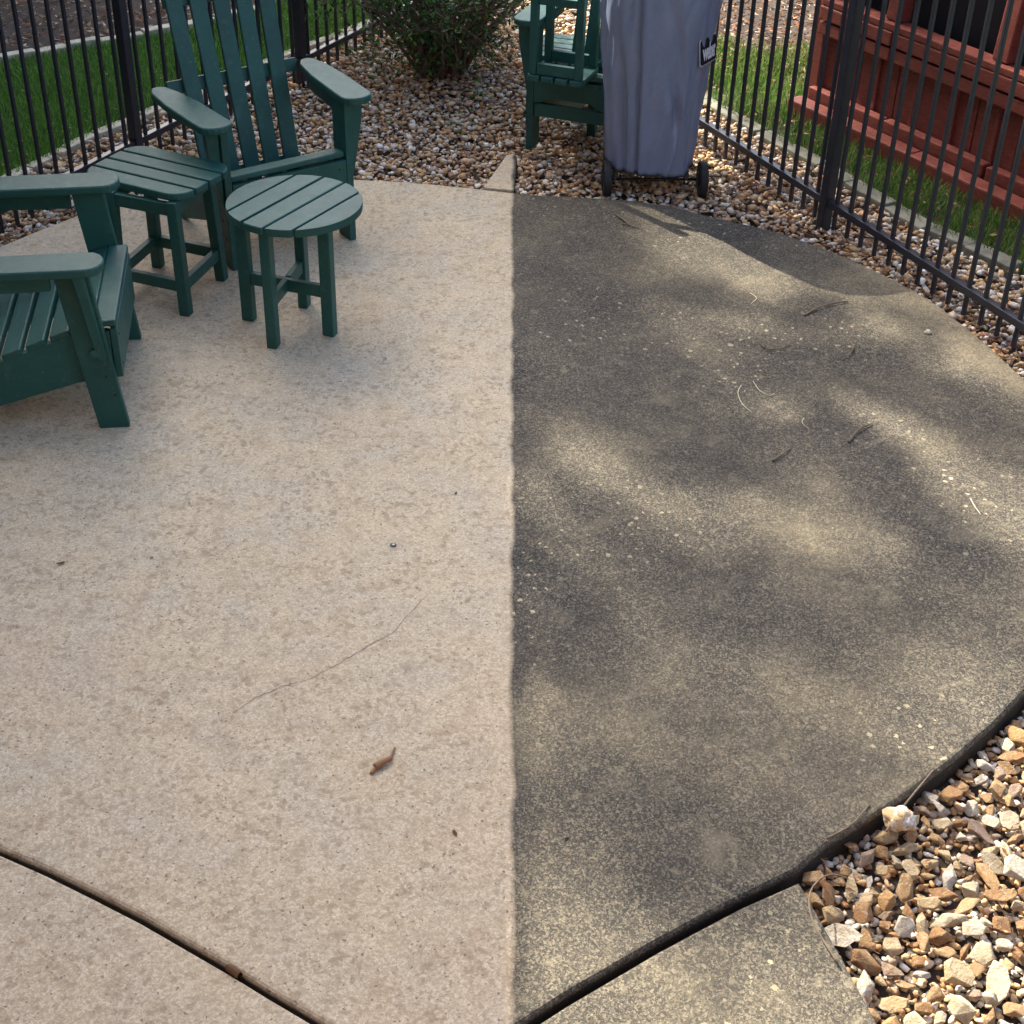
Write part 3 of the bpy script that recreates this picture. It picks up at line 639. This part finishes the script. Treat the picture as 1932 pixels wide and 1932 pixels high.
# ------------------------------------------------------------------ covered grill
gc = Vector((.835, 6.045, BEDZ)); t = empty('covered_grill', gc, 0, 'kettle grill under a blue-grey cover on two black wheels', 'grill')
b = bmesh.new(); NA, NZ = 144, 60; rings = []
from mathutils import noise as mn
def ridge(x, w): return math.exp(-(x/w)**2)
for j in range(NZ+1):
    v = j/NZ
    ring = []
    for i in range(NA):
        a = 2*math.pi*i/NA; ca, sa = math.cos(a), math.sin(a)
        hem = .118+.010*math.sin(3*a+.6)+.035*(.5-.5*math.cos(a-R(290)))
        if v < .82:
            z = hem+(1.0-hem)*v/.82; ax = .172+.066*min(1, z/.85); ay = .175+.062*min(1, z/.85); sh = 1
        else:
            u = (v-.82)/.18; z = 1.0+.10*math.sin(u*math.pi/2); sh = max(0.0, math.cos(u*math.pi/2))**.62+.001; ax, ay = .238*sh, .237*sh
        e = 2.0/(2.35-.25*v); x = ax*math.copysign(abs(ca)**e, ca); y = ay*math.copysign(abs(sa)**e, sa)
        f = 1.0
        def dd(a0): return ((a-R(a0)+math.pi) % (2*math.pi))-math.pi
        lowf = (1-v)**.8
        f += .075*ridge(dd(256-6*v), .05)*(1-.4*v)-.13*ridge(dd(249-7*v), .035)*(1-.3*v)      # the sharp vertical fold left of centre
        f -= .16*ridge(dd(228-v*10), .11)*(.5+.5*math.sin(6*v+.5))
        f += .07*ridge(dd(300-70*(v-.2)), .05)*ridge(v-.30, .16)-.06*ridge(dd(292-70*(v-.2)), .05)*ridge(v-.30, .16)+.06*ridge(dd(265+55*v), .045)*ridge(v-.1, .12)
        f += .06*ridge(dd(200-25*v), .07)-.03*ridge(dd(262+30*v), .10)*math.sin(7*v)
        f -= .055*ridge(dd(300-38*v), .14)*ridge(v-.42, .3)+.05*ridge(dd(278+60*(v-.2)), .07)*ridge(v-.12, .12)
        f += .045*ridge(dd(322-20*v), .08)*(1-v)-.05*ridge(dd(335-25*v), .1)*(1-v)
        f += .085*ridge(dd(282+14*math.sin(v*5)), .05)*(1-v)**1.5-.06*ridge(dd(274+14*math.sin(v*5)), .04)*(1-v)**1.5
        f += .030*mn.noise(Vector((ca*2.2, sa*2.2, z*4.0)))+.030*mn.noise(Vector((ca*4+z*3, sa*4, z*5)))+.016*(1-abs(mn.noise(Vector((ca*5-z*5, sa*5+z*2, z*4+7))))*2.5)-.03*abs(mn.noise(Vector((ca*3.4-z*2, sa*3.4+4, z*2.6))))**.6*.8
        ring.append(b.verts.new((x*f*(1 if sh == 1 else 1), y*f, z)))
    rings.append(ring)
for A_, B_ in zip(rings, rings[1:]):
    for i in range(NA): b.faces.new((A_[i], A_[(i+1) % NA], B_[(i+1) % NA], B_[i]))
b.faces.new(rings[-1])
cover = obj('cover', b, M['vinyl'], t, True)
cv = cover.modifiers.new('thick', 'SOLIDIFY'); cv.thickness = .003; cv.offset = -1
hemb = bmesh.new(); loop = [Vector(cover.data.vertices[i].co) for i in range(NA)]
tube(loop+[loop[0], loop[1]], .0035, 6, hemb); obj('hem_piping', hemb, M['black'], cover, True)
for nm, X in (('wheel', .652-gc.x), ('wheel', 1.052-gc.x)):
    w = obj(nm, disc((X, -.105, .080), (1, 0, 0), .076, .032, 32, .008), M['rubber'], t)
    obj('hub', disc((X, -.105, .080), (1, 0, 0), .028, .042, 20, .003), M['rubber'], w)
obj('axle', tube([(-.20, -.105, .080), (.19, -.105, .080)], .006, 8), M['black'], t, True)
obj('kettle_bowl', tube([(0, 0, .52), (0, 0, .60), (0, 0, .72), (0, 0, .80)], [.08, .17, .205, .21], 24), M['black'], t, True)
for x, y in ((-.15, -.10), (.15, -.10), (0, .14)): obj('grill_leg', tube([(x, y, .012 if y > 0 else .08), (x*.6, y*.6, .55)], .012, 10), M['steel'], t, True)
# printed badge near the top right of the front
def badge():
    cvs = bpy.data.curves.new('lettering', 'FONT'); cvs.body = 'weber'; cvs.size = .055; cvs.extrude = .0007; cvs.offset = .0014; cvs.align_x = 'CENTER'; cvs.space_character = .92
    to = bpy.data.objects.new('lettering', cvs); C.objects.link(to); bpy.context.view_layer.update()
    me = bpy.data.meshes.new_from_object(to); bpy.data.objects.remove(to)
    bm = bmesh.new(); bm.from_mesh(me)
    xs = [v.co.x for v in bm.verts]; ys = [v.co.y for v in bm.verts]; w = max(xs)-min(xs); h = max(ys)-min(ys)
    for v in bm.verts: v.co = Vector(((v.co.x-(max(xs)+min(xs))/2)/w*.104, (v.co.y-(max(ys)+min(ys))/2)/h*.066, v.co.z+.0030))
    for f in bm.faces: f.material_index = 1
    for hx, hy, z, mi in ((.068, .052, 0, 1), (.0645, .0485, .0012, 0)):
        k0 = len(bm.faces); p = prism([(x, y, z) for x, y in rrect(hx, hy, .010, 4)], (0, 0, .0012), 0)
        me2 = bpy.data.meshes.new('x'); p.to_mesh(me2); p.free(); bm.from_mesh(me2); bpy.data.meshes.remove(me2)
        bm.faces.ensure_lookup_table()
        for f in list(bm.faces)[k0:]: f.material_index = mi
    for v in bm.verts: v.co.z -= v.co.x*v.co.x*1.6          # curved with the cloth
    me = bpy.data.meshes.new('badge'); bm.to_mesh(me); bm.free(); me.materials.append(M['black']); me.materials.append(M['white'])
    return link('badge', me, None, cover)
bd = badge()
best = min(cover.data.vertices, key=lambda v: abs(math.atan2(v.co.y, v.co.x)-R(-39))*.25+abs(v.co.z-.635))
nrm = Vector((math.cos(R(-36)), math.sin(R(-36)), .12)).normalized()
bd.location = best.co+nrm*.013; zx = Vector((-nrm.y, nrm.x, 0)).normalized(); zy = nrm.cross(zx)
bd.rotation_euler = Matrix((zx, zy, nrm)).transposed().to_euler()

# ------------------------------------------------------------------ red wooden deck skirting
A, B = gp(1503, 198), gp(1850, 362); d = (B-A); Ld = d.length; d.normalize()
t = empty('red_wooden_wall', (A.x, A.y, BEDZ), math.atan2(d.y, d.x), 'dark red board-and-rail wooden wall standing behind the right fence', 'wooden wall'); rd = M['red']; rs = random.Random(3)
LL = Ld+.9
x = -.02
while x < LL:      # timber lying on the grass in front
    l = rs.uniform(.75, .95); l = min(l, LL-x+.1)
    obj('base_timber', beam((x, 0, .045), (x+l-.006, 0, .045), (0, 1, 0), .085, .09, .008), rd, t); x += l
y0 = .13; x = .02; me = None
while x < LL:
    w = .118
    o = obj('plank', beam((x+w/2, y0, .10), (x+w/2, y0, .50), (1, 0, 0), w-.007, .02, .003), rd, t); x += w
    if rs.random() < .0: break
x = .12
while x < LL: obj('batten', beam((x+.02, y0-.0175, .135), (x+.02, y0-.0175, .378), (1, 0, 0), .018, .014, .003), rd, t); x += .236
x = 0
for l in (.50, .62, .55, .9):
    if x > LL: break
    obj('sill_board', beam((x, y0-.045, .105), (x+l-.02, y0-.045, .105+rs.uniform(-.004, .004)), (0, 0, 1), .058, .05, .006), rd, t); x += l
for z, yy, h in ((.412, y0-.04, .056), (.480, y0-.045, .060)):
    obj('rail_board', beam((.0, yy, z), (.46, yy, z), (0, 0, 1), h, .045, .006), rd, t)
    obj('rail_board', beam((.466, yy+.004, z), (LL, yy+.004, z), (0, 0, 1), h, .045, .006), rd, t)
obj('cap_board', beam((0, y0-.020, .528), (LL, y0-.020, .528), (0, 1, 0), .085, .030, .005), rd, t)
obj('corner_post', beam((-.02, y0+.0, 0), (-.02, y0+.0, 1.25), (1, 0, 0), .075, .075, .006), rd, t)
x = .42
while x < LL: obj('upper_post', beam((x, y0+.0, .5445), (x, y0+.05, 1.25), (1, 0, 0), .08, .07, .006), rd, t); x += .62
obj('end_wall', prism([(-.0, y0+.06, .0), (-.0, y0+1.5, .0), (-.0, y0+1.5, 1.1), (-.0, y0+.06, 1.1)], (.03, 0, 0), .003), rd, t)
obj('opening_shade_panel', prism([(.04, y0+.10, .0), (LL, y0+.10, .0), (LL, y0+.10, 1.25), (.04, y0+.10, 1.25)], (0, .02, 0), 0), M['black'], t)  # black sheet standing in for the shade inside the openings

# ------------------------------------------------------------------ shrub at the top of the left half
sc = gp(836, 118); t = empty('shrub', (sc.x, sc.y, BEDZ), 0, 'dark twiggy shrub with fresh green leaves growing out of the gravel', 'shrub')
rs = random.Random(11); b = bmesh.new(); tips = []
for i in range(64):
    a = rs.uniform(0, 2*math.pi); r0 = rs.uniform(0, .12); p = Vector((math.cos(a)*r0, math.sin(a)*r0, 0)); out = rs.uniform(.2, .80)
    pts = [p.copy()]; hgt = rs.uniform(.6, 1.35)
    for k in range(1, 7):
        f = k/6; pts.append(p+Vector((math.cos(a)*out*f**1.2, math.sin(a)*out*f**1.2, hgt*(f-.25*f*f)))+Vector((rs.gauss(0, .018), rs.gauss(0, .018), rs.gauss(0, .01))))
    tube(pts, [.011*(1-.75*k/6) for k in range(7)], 5, b); tips += pts[2:]
    for q in range(7):
        k = rs.randint(1, 5); s0 = pts[k]; dv = Vector((rs.gauss(0, 1), rs.gauss(0, 1), rs.gauss(-.15, .6))).normalized()*rs.uniform(.12, .32)
        tube([s0, s0+dv*.5+Vector((0, 0, .01)), s0+dv+Vector((0, 0, rs.uniform(-.05, .05)))], [.0035, .0025, .0012], 4, b); tips += [s0+dv*.6, s0+dv]
obj('stems', b, M['bark'], t)
T = np.array([v[:] for v in tips]); idx = rng.integers(0, len(T), 15000); P = T[idx]+rng.normal(0, .045, (15000, 3))
P = P[(P[:, 2] > .05) & (P[:, 2] > .05) & ((P[:, 2] > .50) | (rng.random(len(P)) < .36))]
SC = [(.03, .085, .016), (.04, .12, .02), (.018, .05, .012), (.07, .19, .03), (.02, .045, .012)]
cr = link('foliage', leaves('foliage', P, rng.uniform(.011, .024, len(P)), SC, .2, .2), M['leaf'], t); cr['kind'] = 'stuff'
# low sprigs
for px, py, n_ in ((905, 178, 26), (690, 95, 40), (722, 215, 8), (865, 225, 8)):
    c = gp(px, py, .05); P = np.array(c[:])+rng.normal(0, (.035, .035, .02), (n_, 3))
    if px == 690: P += rng.normal(0, (.05, .04, .03), (n_, 3))
    tag(link('sprig', leaves('sprig', P, rng.uniform(.011, .019, n_), [(.06, .19, .03), (.04, .13, .02)], .4, .2), M['leaf']),
        {905: 'bright green leafy sprig at the right foot of the shrub', 690: 'loose green leaves at the end of the left fence', 722: 'tiny green sprig in the gravel below the shrub', 865: 'small green shoot in front of the shrub'}[px], 'sprig', kind='stuff')

# ------------------------------------------------------------------ twigs, crack, bits on the patio
def twig(pix, r, label, mat=None, lift=.004, cat='twig', name='twig'):
    r = r*(.85 if mat is M['edge'] else 1.3)
    W = [gp(x, y, 0) for x, y in pix]; P = []
    for i in range(len(W)-1):
        p0, p1, p2, p3 = W[max(i-1, 0)], W[i], W[i+1], W[min(i+2, len(W)-1)]
        for k in range(5):
            t_ = k/5; P.append(.5*((2*p1)+(p2-p0)*t_+(2*p0-5*p1+4*p2-p3)*t_*t_+(3*p1-p0-3*p2+p3)*t_**3))
    P.append(W[-1]); n = len(P)
    for i, p in enumerate(P): p.z = r+lift*math.sin(math.pi*i/(n-1))
    return tag(obj(name, tube(P, [r*(1-.45*i/n) for i in range(n)], 6), mat or M['twig'], None, True), label, cat, 'twigs and stems lying about the patio' if name == 'twig' else None)
twig([(1517, 597), (1545, 583), (1575, 575), (1600, 570)], .0030, 'longest gently curved twig on the patio near the shadow edge')
twig([(1601, 836), (1614, 820), (1628, 809), (1645, 801)], .0032, 'dark curved twig lying right of the middle of the dirty patio')
twig([(1457, 871), (1474, 861), (1491, 847)], .0026, 'short straight twig left of the dark curved twig')
twig([(1605, 646), (1609, 660), (1602, 671), (1588, 681)], .0024, 'hook-shaped twig in the dark patch at right')
twig([(1432, 648), (1445, 661), (1470, 661), (1491, 651)], .0022, 'thin bow-shaped twig with both ends turned up')
twig([(1421, 720), (1432, 738), (1449, 748), (1461, 743)], .0016, 'pale thread-thin curled stem in the middle of the dirty patio', M['edge'])
twig([(1398, 728), (1392, 744), (1400, 764), (1418, 778)], .0016, 'pale thread-like stem bent like a bracket', M['edge'])
twig([(1517, 790), (1513, 800), (1526, 810)], .0014, 'tiny pale hooked stem above the dark curved twig', M['edge'])
twig([(1415, 553), (1427, 565), (1416, 574)], .0016, 'tiny curled stem high on the dirty patio', M['edge'])
twig([(1831, 942), (1838, 958), (1850, 972)], .0022, 'short pale stem near the right edge of the patio', M['edge'])
twig([(1163, 408), (1180, 421), (1187, 427)], .0030, 'forked grey twig lying near the grill end of the patio')
twig([(1172, 424), (1187, 427), (1204, 432)], .0022, 'side shoot broken off the forked grey twig')
twig([(700, 1462), (712, 1450), (725, 1440), (736, 1434), (745, 1413)], .0032, 'thin brown leaf stalk on the clean patio at lower middle', M['blade'])
twig([(708, 1452), (722, 1444), (738, 1436)], .0070, 'curled dry brown seed pod on the clean patio', M['blade'], .002, 'seed pod', 'seed_pod')
twig([(1560, 1584), (1605, 1560), (1640, 1520)], .0022, 'long dry grass stem lying along the patio rim by the stones', M['twig'])
twig([(1672, 1570), (1700, 1530), (1735, 1487), (1760, 1455)], .0024, 'dry stem bending over the big stones beside the rim', M['twig'])
twig([(1580, 1820), (1530, 1750), (1526, 1700), (1560, 1665), (1600, 1660)], .0020, 'looping dry stem over the stones at the slab corner', M['twig'], .03)
def bit(px, py, s, label, mat, cat='leaf', name='dry_leaf', ang=0):
    q = gp(px, py); b = bmesh.new(); N = 10; rs = random.Random(px)
    ring = [(s*(1 if k % 2 else .8)*math.cos(2*math.pi*k/N), s*.5*math.sin(2*math.pi*k/N)*rs.uniform(.7, 1.1)) for k in range(N)]
    vt = [b.verts.new((x, y, .0015+.35*abs(y)+.25*s*rs.random())) for x, y in ring]; c0 = b.verts.new((0, 0, .0015))
    for k in range(N): b.faces.new((c0, vt[k], vt[(k+1) % N]))
    bmesh.ops.solidify(b, geom=list(b.faces), thickness=.0008)
    o = obj(name, b, mat); o.location = q; o.rotation_euler = (0, 0, ang); return tag(o, label, cat)
bit(115, 1064, .013, 'small crumpled brown leaf near the left edge of the clean patio', M['blade'], ang=.4)
bit(286, 1053, .006, 'dark leaf crumb right of the crumpled leaf', M['blade'])
bit(860, 932, .007, 'dark leaf crumb high on the clean patio', M['soil'], ang=1)
bit(858, 1573, .011, 'small pale brown leaf scrap low on the clean patio', M['blade'], ang=2)
bit(1069, 1583, .006, 'black crumb low on the dirty patio', M['soil'])
bit(1571, 998, .006, 'small dry flake standing in the middle of the dirty patio', M['edge'], ang=1.4)
bit(1114, 357, .020, 'orange-brown leaf on the gravel just beyond the patio rim', M['blade'], ang=.5)
bit(1120, 351, .016, 'reddish leaf lying against the orange-brown one', M['blade'], ang=2)
bit(1555, 1672, .02, 'orange dead leaf tucked against the corner of the walkway slab', M['blade'], ang=2)
bit(1375, 243, .018, 'rust-coloured leaf under the start of the right fence rail', M['blade'], ang=1.1)
q = gp(742, 1029); t = empty('metal_plug', q, 0, 'small round metal plug set into the clean patio', 'plug')
obj('collar', disc((0, 0, .001), (0, 0, 1), .0095, .003, 24, .001), M['black'], t); obj('cap', disc((.001, 0, .0035), (0, 0, 1), .0042, .002, 16, .0008), M['steel'], t)
# brown curled leaf in the joint
b = bmesh.new(); vs = []
for k in range(9):
    a = R(-60+k*38); vs.append([Vector((x*.017, math.cos(a)*.009*(1-.25*abs(x)), .009+math.sin(a)*.009)) for x in (-1, -.3, .5, 1)])
vv = [[b.verts.new(p) for p in r] for r in vs]
for r0, r1 in zip(vv, vv[1:]):
    for k in range(3): b.faces.new((r0[k], r0[k+1], r1[k+1], r1[k]))
bmesh.ops.solidify(b, geom=list(b.faces), thickness=.001)
q = gp(441, 1831); o = obj('curled_leaf', b, M['blade'], None, True); o.location = (q.x, q.y, -.012); o.rotation_euler = (0, 0, R(-38)); tag(o, 'tightly curled brown leaf stuck in the slab joint', 'leaf')
# hairline crack
b = bmesh.new(); rs = random.Random(9); pix = [(440, 1346), (480, 1318), (530, 1297), (586, 1281), (640, 1252), (690, 1222), (740, 1195), (770, 1160), (800, 1128)]; pr = None
W = [gp(x, y) for x, y in pix]; pts = []
for a, c in zip(W, W[1:]):
    for k in range(8): pts.append(a.lerp(c, k/8)+Vector((rs.gauss(0, .0013), rs.gauss(0, .0013), 0)))
for i, p in enumerate(pts):
    w = .00065*rs.uniform(.35, 1.5); l, r_ = b.verts.new((p.x-w*.5, p.y+w, .0012)), b.verts.new((p.x+w*.5, p.y-w, .0012))
    if pr: b.faces.new((pr[0], pr[1], r_, l))
    pr = (l, r_)
o = obj('crack', b, M['crack']); tag(o, 'hairline crack wandering across the clean concrete', kind='structure')

# ------------------------------------------------------------------ house added, unseen, so that its shade covers the left half (out of the picture, to the left)
EH = 5.6; sh = EH/math.tan(SUN_EL); shv = Vector((math.cos(SUN_AZ), math.sin(SUN_AZ), 0))*sh
e0 = WA+shv-wdir*6.5-wnrm*.030; rzh = math.atan2(wdir.y, wdir.x)
t = empty('shade_house', (e0.x, e0.y, 0), rzh, 'unseen brown brick two-storey house standing to the left of the yard', 'shade_house')   # local x along the eave, local y away from the patio
Lh, Dh = 14.1, 7.0
obj('shade_wing_wall', prism([(-1.4, -7.5, -.12), (-1.4, .4, -.12), (-1.1, .4, -.12), (-1.1, -7.5, -.12)], (0, 0, 5.2), 0), M['brick'], t)  # unseen wing behind the camera, added to block sky light from the near patio
obj('shade_wing_roof', prism([(-.9, -7.8, 5.085), (-.9, -.1, 5.085), (-5.5, -.1, 7.4), (-5.5, -7.8, 7.4)], (0, 0, .15), 0), M['roof'], t)
obj('shade_house_wall', prism([(.3, .45, -.12), (Lh-.3, .45, -.12), (Lh-.3, .45, EH-.25), (.3, .45, EH-.25)], (0, Dh-.9, 0), 0), M['brick'], t)
obj('roof', prism([(0, 0, EH), (0, 0, EH-.18), (0, Dh, EH-.18), (0, Dh, EH), (0, Dh/2, EH+1.9)], (Lh, 0, 0), 0), M['roof'], t)  # roof of the added, unseen house
obj('shade_house_gutter', beam((0, -.045, EH-.09), (Lh, -.045, EH-.09), (0, 0, 1), .11, .085, .01), M['white'], t)
for z in (1.0, 3.6):
    for x in (1.6, 4.4, 7.4):
        w = obj('window', prism([(x, .43, z), (x+1.1, .43, z), (x+1.1, .43, z+1.3), (x, .43, z+1.3)], (0, .015, 0), 0), M['glass'], t)
        for (a, c) in (((x-.04, z-.04), (x+1.14, z-.04)), ((x-.04, z+1.34), (x+1.14, z+1.34)), ((x-.04, z), (x-.04, z+1.3)), ((x+1.14, z), (x+1.14, z+1.3)), ((x+.02, z+.65), (x+1.08, z+.65))):
            obj('window_frame', beam((a[0], .41, a[1]), (c[0], .41, c[1]), (0, 1, 0), .05, .07, .004), M['white'], w)

# ------------------------------------------------------------------ tree whose crown dapples the right half (out of the picture, beyond the added house)
t = empty('tree', (-8.2, 17.6, -.12), 0, 'tall open-crowned tree beyond the house', 'tree'); base = Vector((-8.2, 17.6, -.12))
BL = [  # pixel, radius in metres on the ground, leaves
    (1010, 470, .30, 420), (1120, 505, .24, 360), (1060, 570, .22, 220), (1180, 640, .13, 170),
    (1180, 710, .14, 260), (1215, 790, .15, 330), (1280, 860, .17, 330), (1370, 800, .15, 200), (1390, 880, .12, 190), (1290, 700, .13, 130), (1450, 680, .14, 200),
    (1560, 690, .15, 300), (1670, 700, .17, 330), (1790, 765, .15, 300), (1890, 830, .16, 280), (1480, 600, .10, 80), (1560, 590, .10, 110), (1640, 850, .10, 180),
    (1690, 920, .11, 240), (1750, 985, .12, 260), (1830, 1060, .14, 220), (1420, 1100, .24, 420), (1300, 1130, .16, 160), (1560, 1180, .2, 230), (1880, 1200, .2, 260), (1720, 1110, .12, 120),
    (1080, 1250, .12, 110), (1120, 1560, .18, 200), (1500, 1440, .22, 220), (1640, 1480, .15, 130), (1380, 1600, .2, 150), (1150, 980, .14, 110), (1040, 760, .12, 120), (990, 830, .1, 90)]
BL += [(1020, 300, .11, 130), (1085, 315, .10, 110), (1060, 245, .13, 130), (1480, 440, .10, 90), (1250, 380, .08, 60), (1350, 560, .12, 120)]
for k in range(15): BL.append((random.Random(k).uniform(985, 1640), random.Random(k+99).uniform(1080, 1560), .28, 100))
Lt = 16.5; pos, siz = [], []; lb = bmesh.new(); rs = random.Random(21)
trunk_top = Vector((-7.2, 15.9, 7.4))-base
nodes = [Vector((-6.6, 14.6, 9.8))-base, Vector((-6.0, 13.6, 10.2))-base, Vector((-7.8, 14.5, 10.4))-base, Vector((-5.6, 15.0, 10.6))-base, Vector((-7.2, 12.9, 9.4))-base]
obj('trunk', tube([(0, 0, 0), (.15, -.3, 2.5), (.5, -.9, 5.2), trunk_top], [.30, .25, .20, .13], 12), M['bark'], t, True)
for nd in nodes: tube([trunk_top, trunk_top.lerp(nd, .5)+Vector((0, 0, .3)), nd], [.11, .07, .035], 8, lb)
for px, py, r, n_ in BL:
    P0 = gp(px, py); Cc = P0+SV*(Lt+rs.uniform(-2.5, 2.5))-base
    nd = min(nodes, key=lambda q: (q-Cc).length); mid = nd.lerp(Cc, .5)+Vector((0, 0, .15)); tube([nd, mid, Cc], [.030, .018, .007], 6, lb)
    n_ = int(n_*(1.9 if py < 1000 else 1.2)); g = rng.normal(0, 1, (n_, 3)); g /= np.maximum(1, np.linalg.norm(g, axis=1)/1.7)[:, None]
    pos.append(np.array(Cc[:])+g*r*.62); siz.append(rng.uniform(.020, .040, n_))
# leaves further up the crown, whose shade falls on shrub and yard beyond
for k in range(84):
    px, py = rs.uniform(720, 900), rs.uniform(-60, 200)
    if k >= 45: px = rs.uniform(1340, 1900); py = rs.uniform(0, 50+(px-1340)*.5)
    Cc = gp(px, py, rs.uniform(.2, .8))+SV*(Lt+rs.uniform(-3, 3))-base; nd = min(nodes, key=lambda q: (q-Cc).length)
    tube([nd, nd.lerp(Cc, .5)+Vector((0, 0, .2)), Cc], [.03, .018, .007], 5, lb)
    pos.append(np.array(Cc[:])+rng.normal(0, .16, (150, 3))); siz.append(rng.uniform(.03, .055, 150))
obj('limbs', lb, M['bark'], t)
fo = link('foliage', leaves('foliage', np.concatenate(pos), np.concatenate(siz), SC, .1, .2), M['leaf'], t); fo['kind'] = 'stuff'
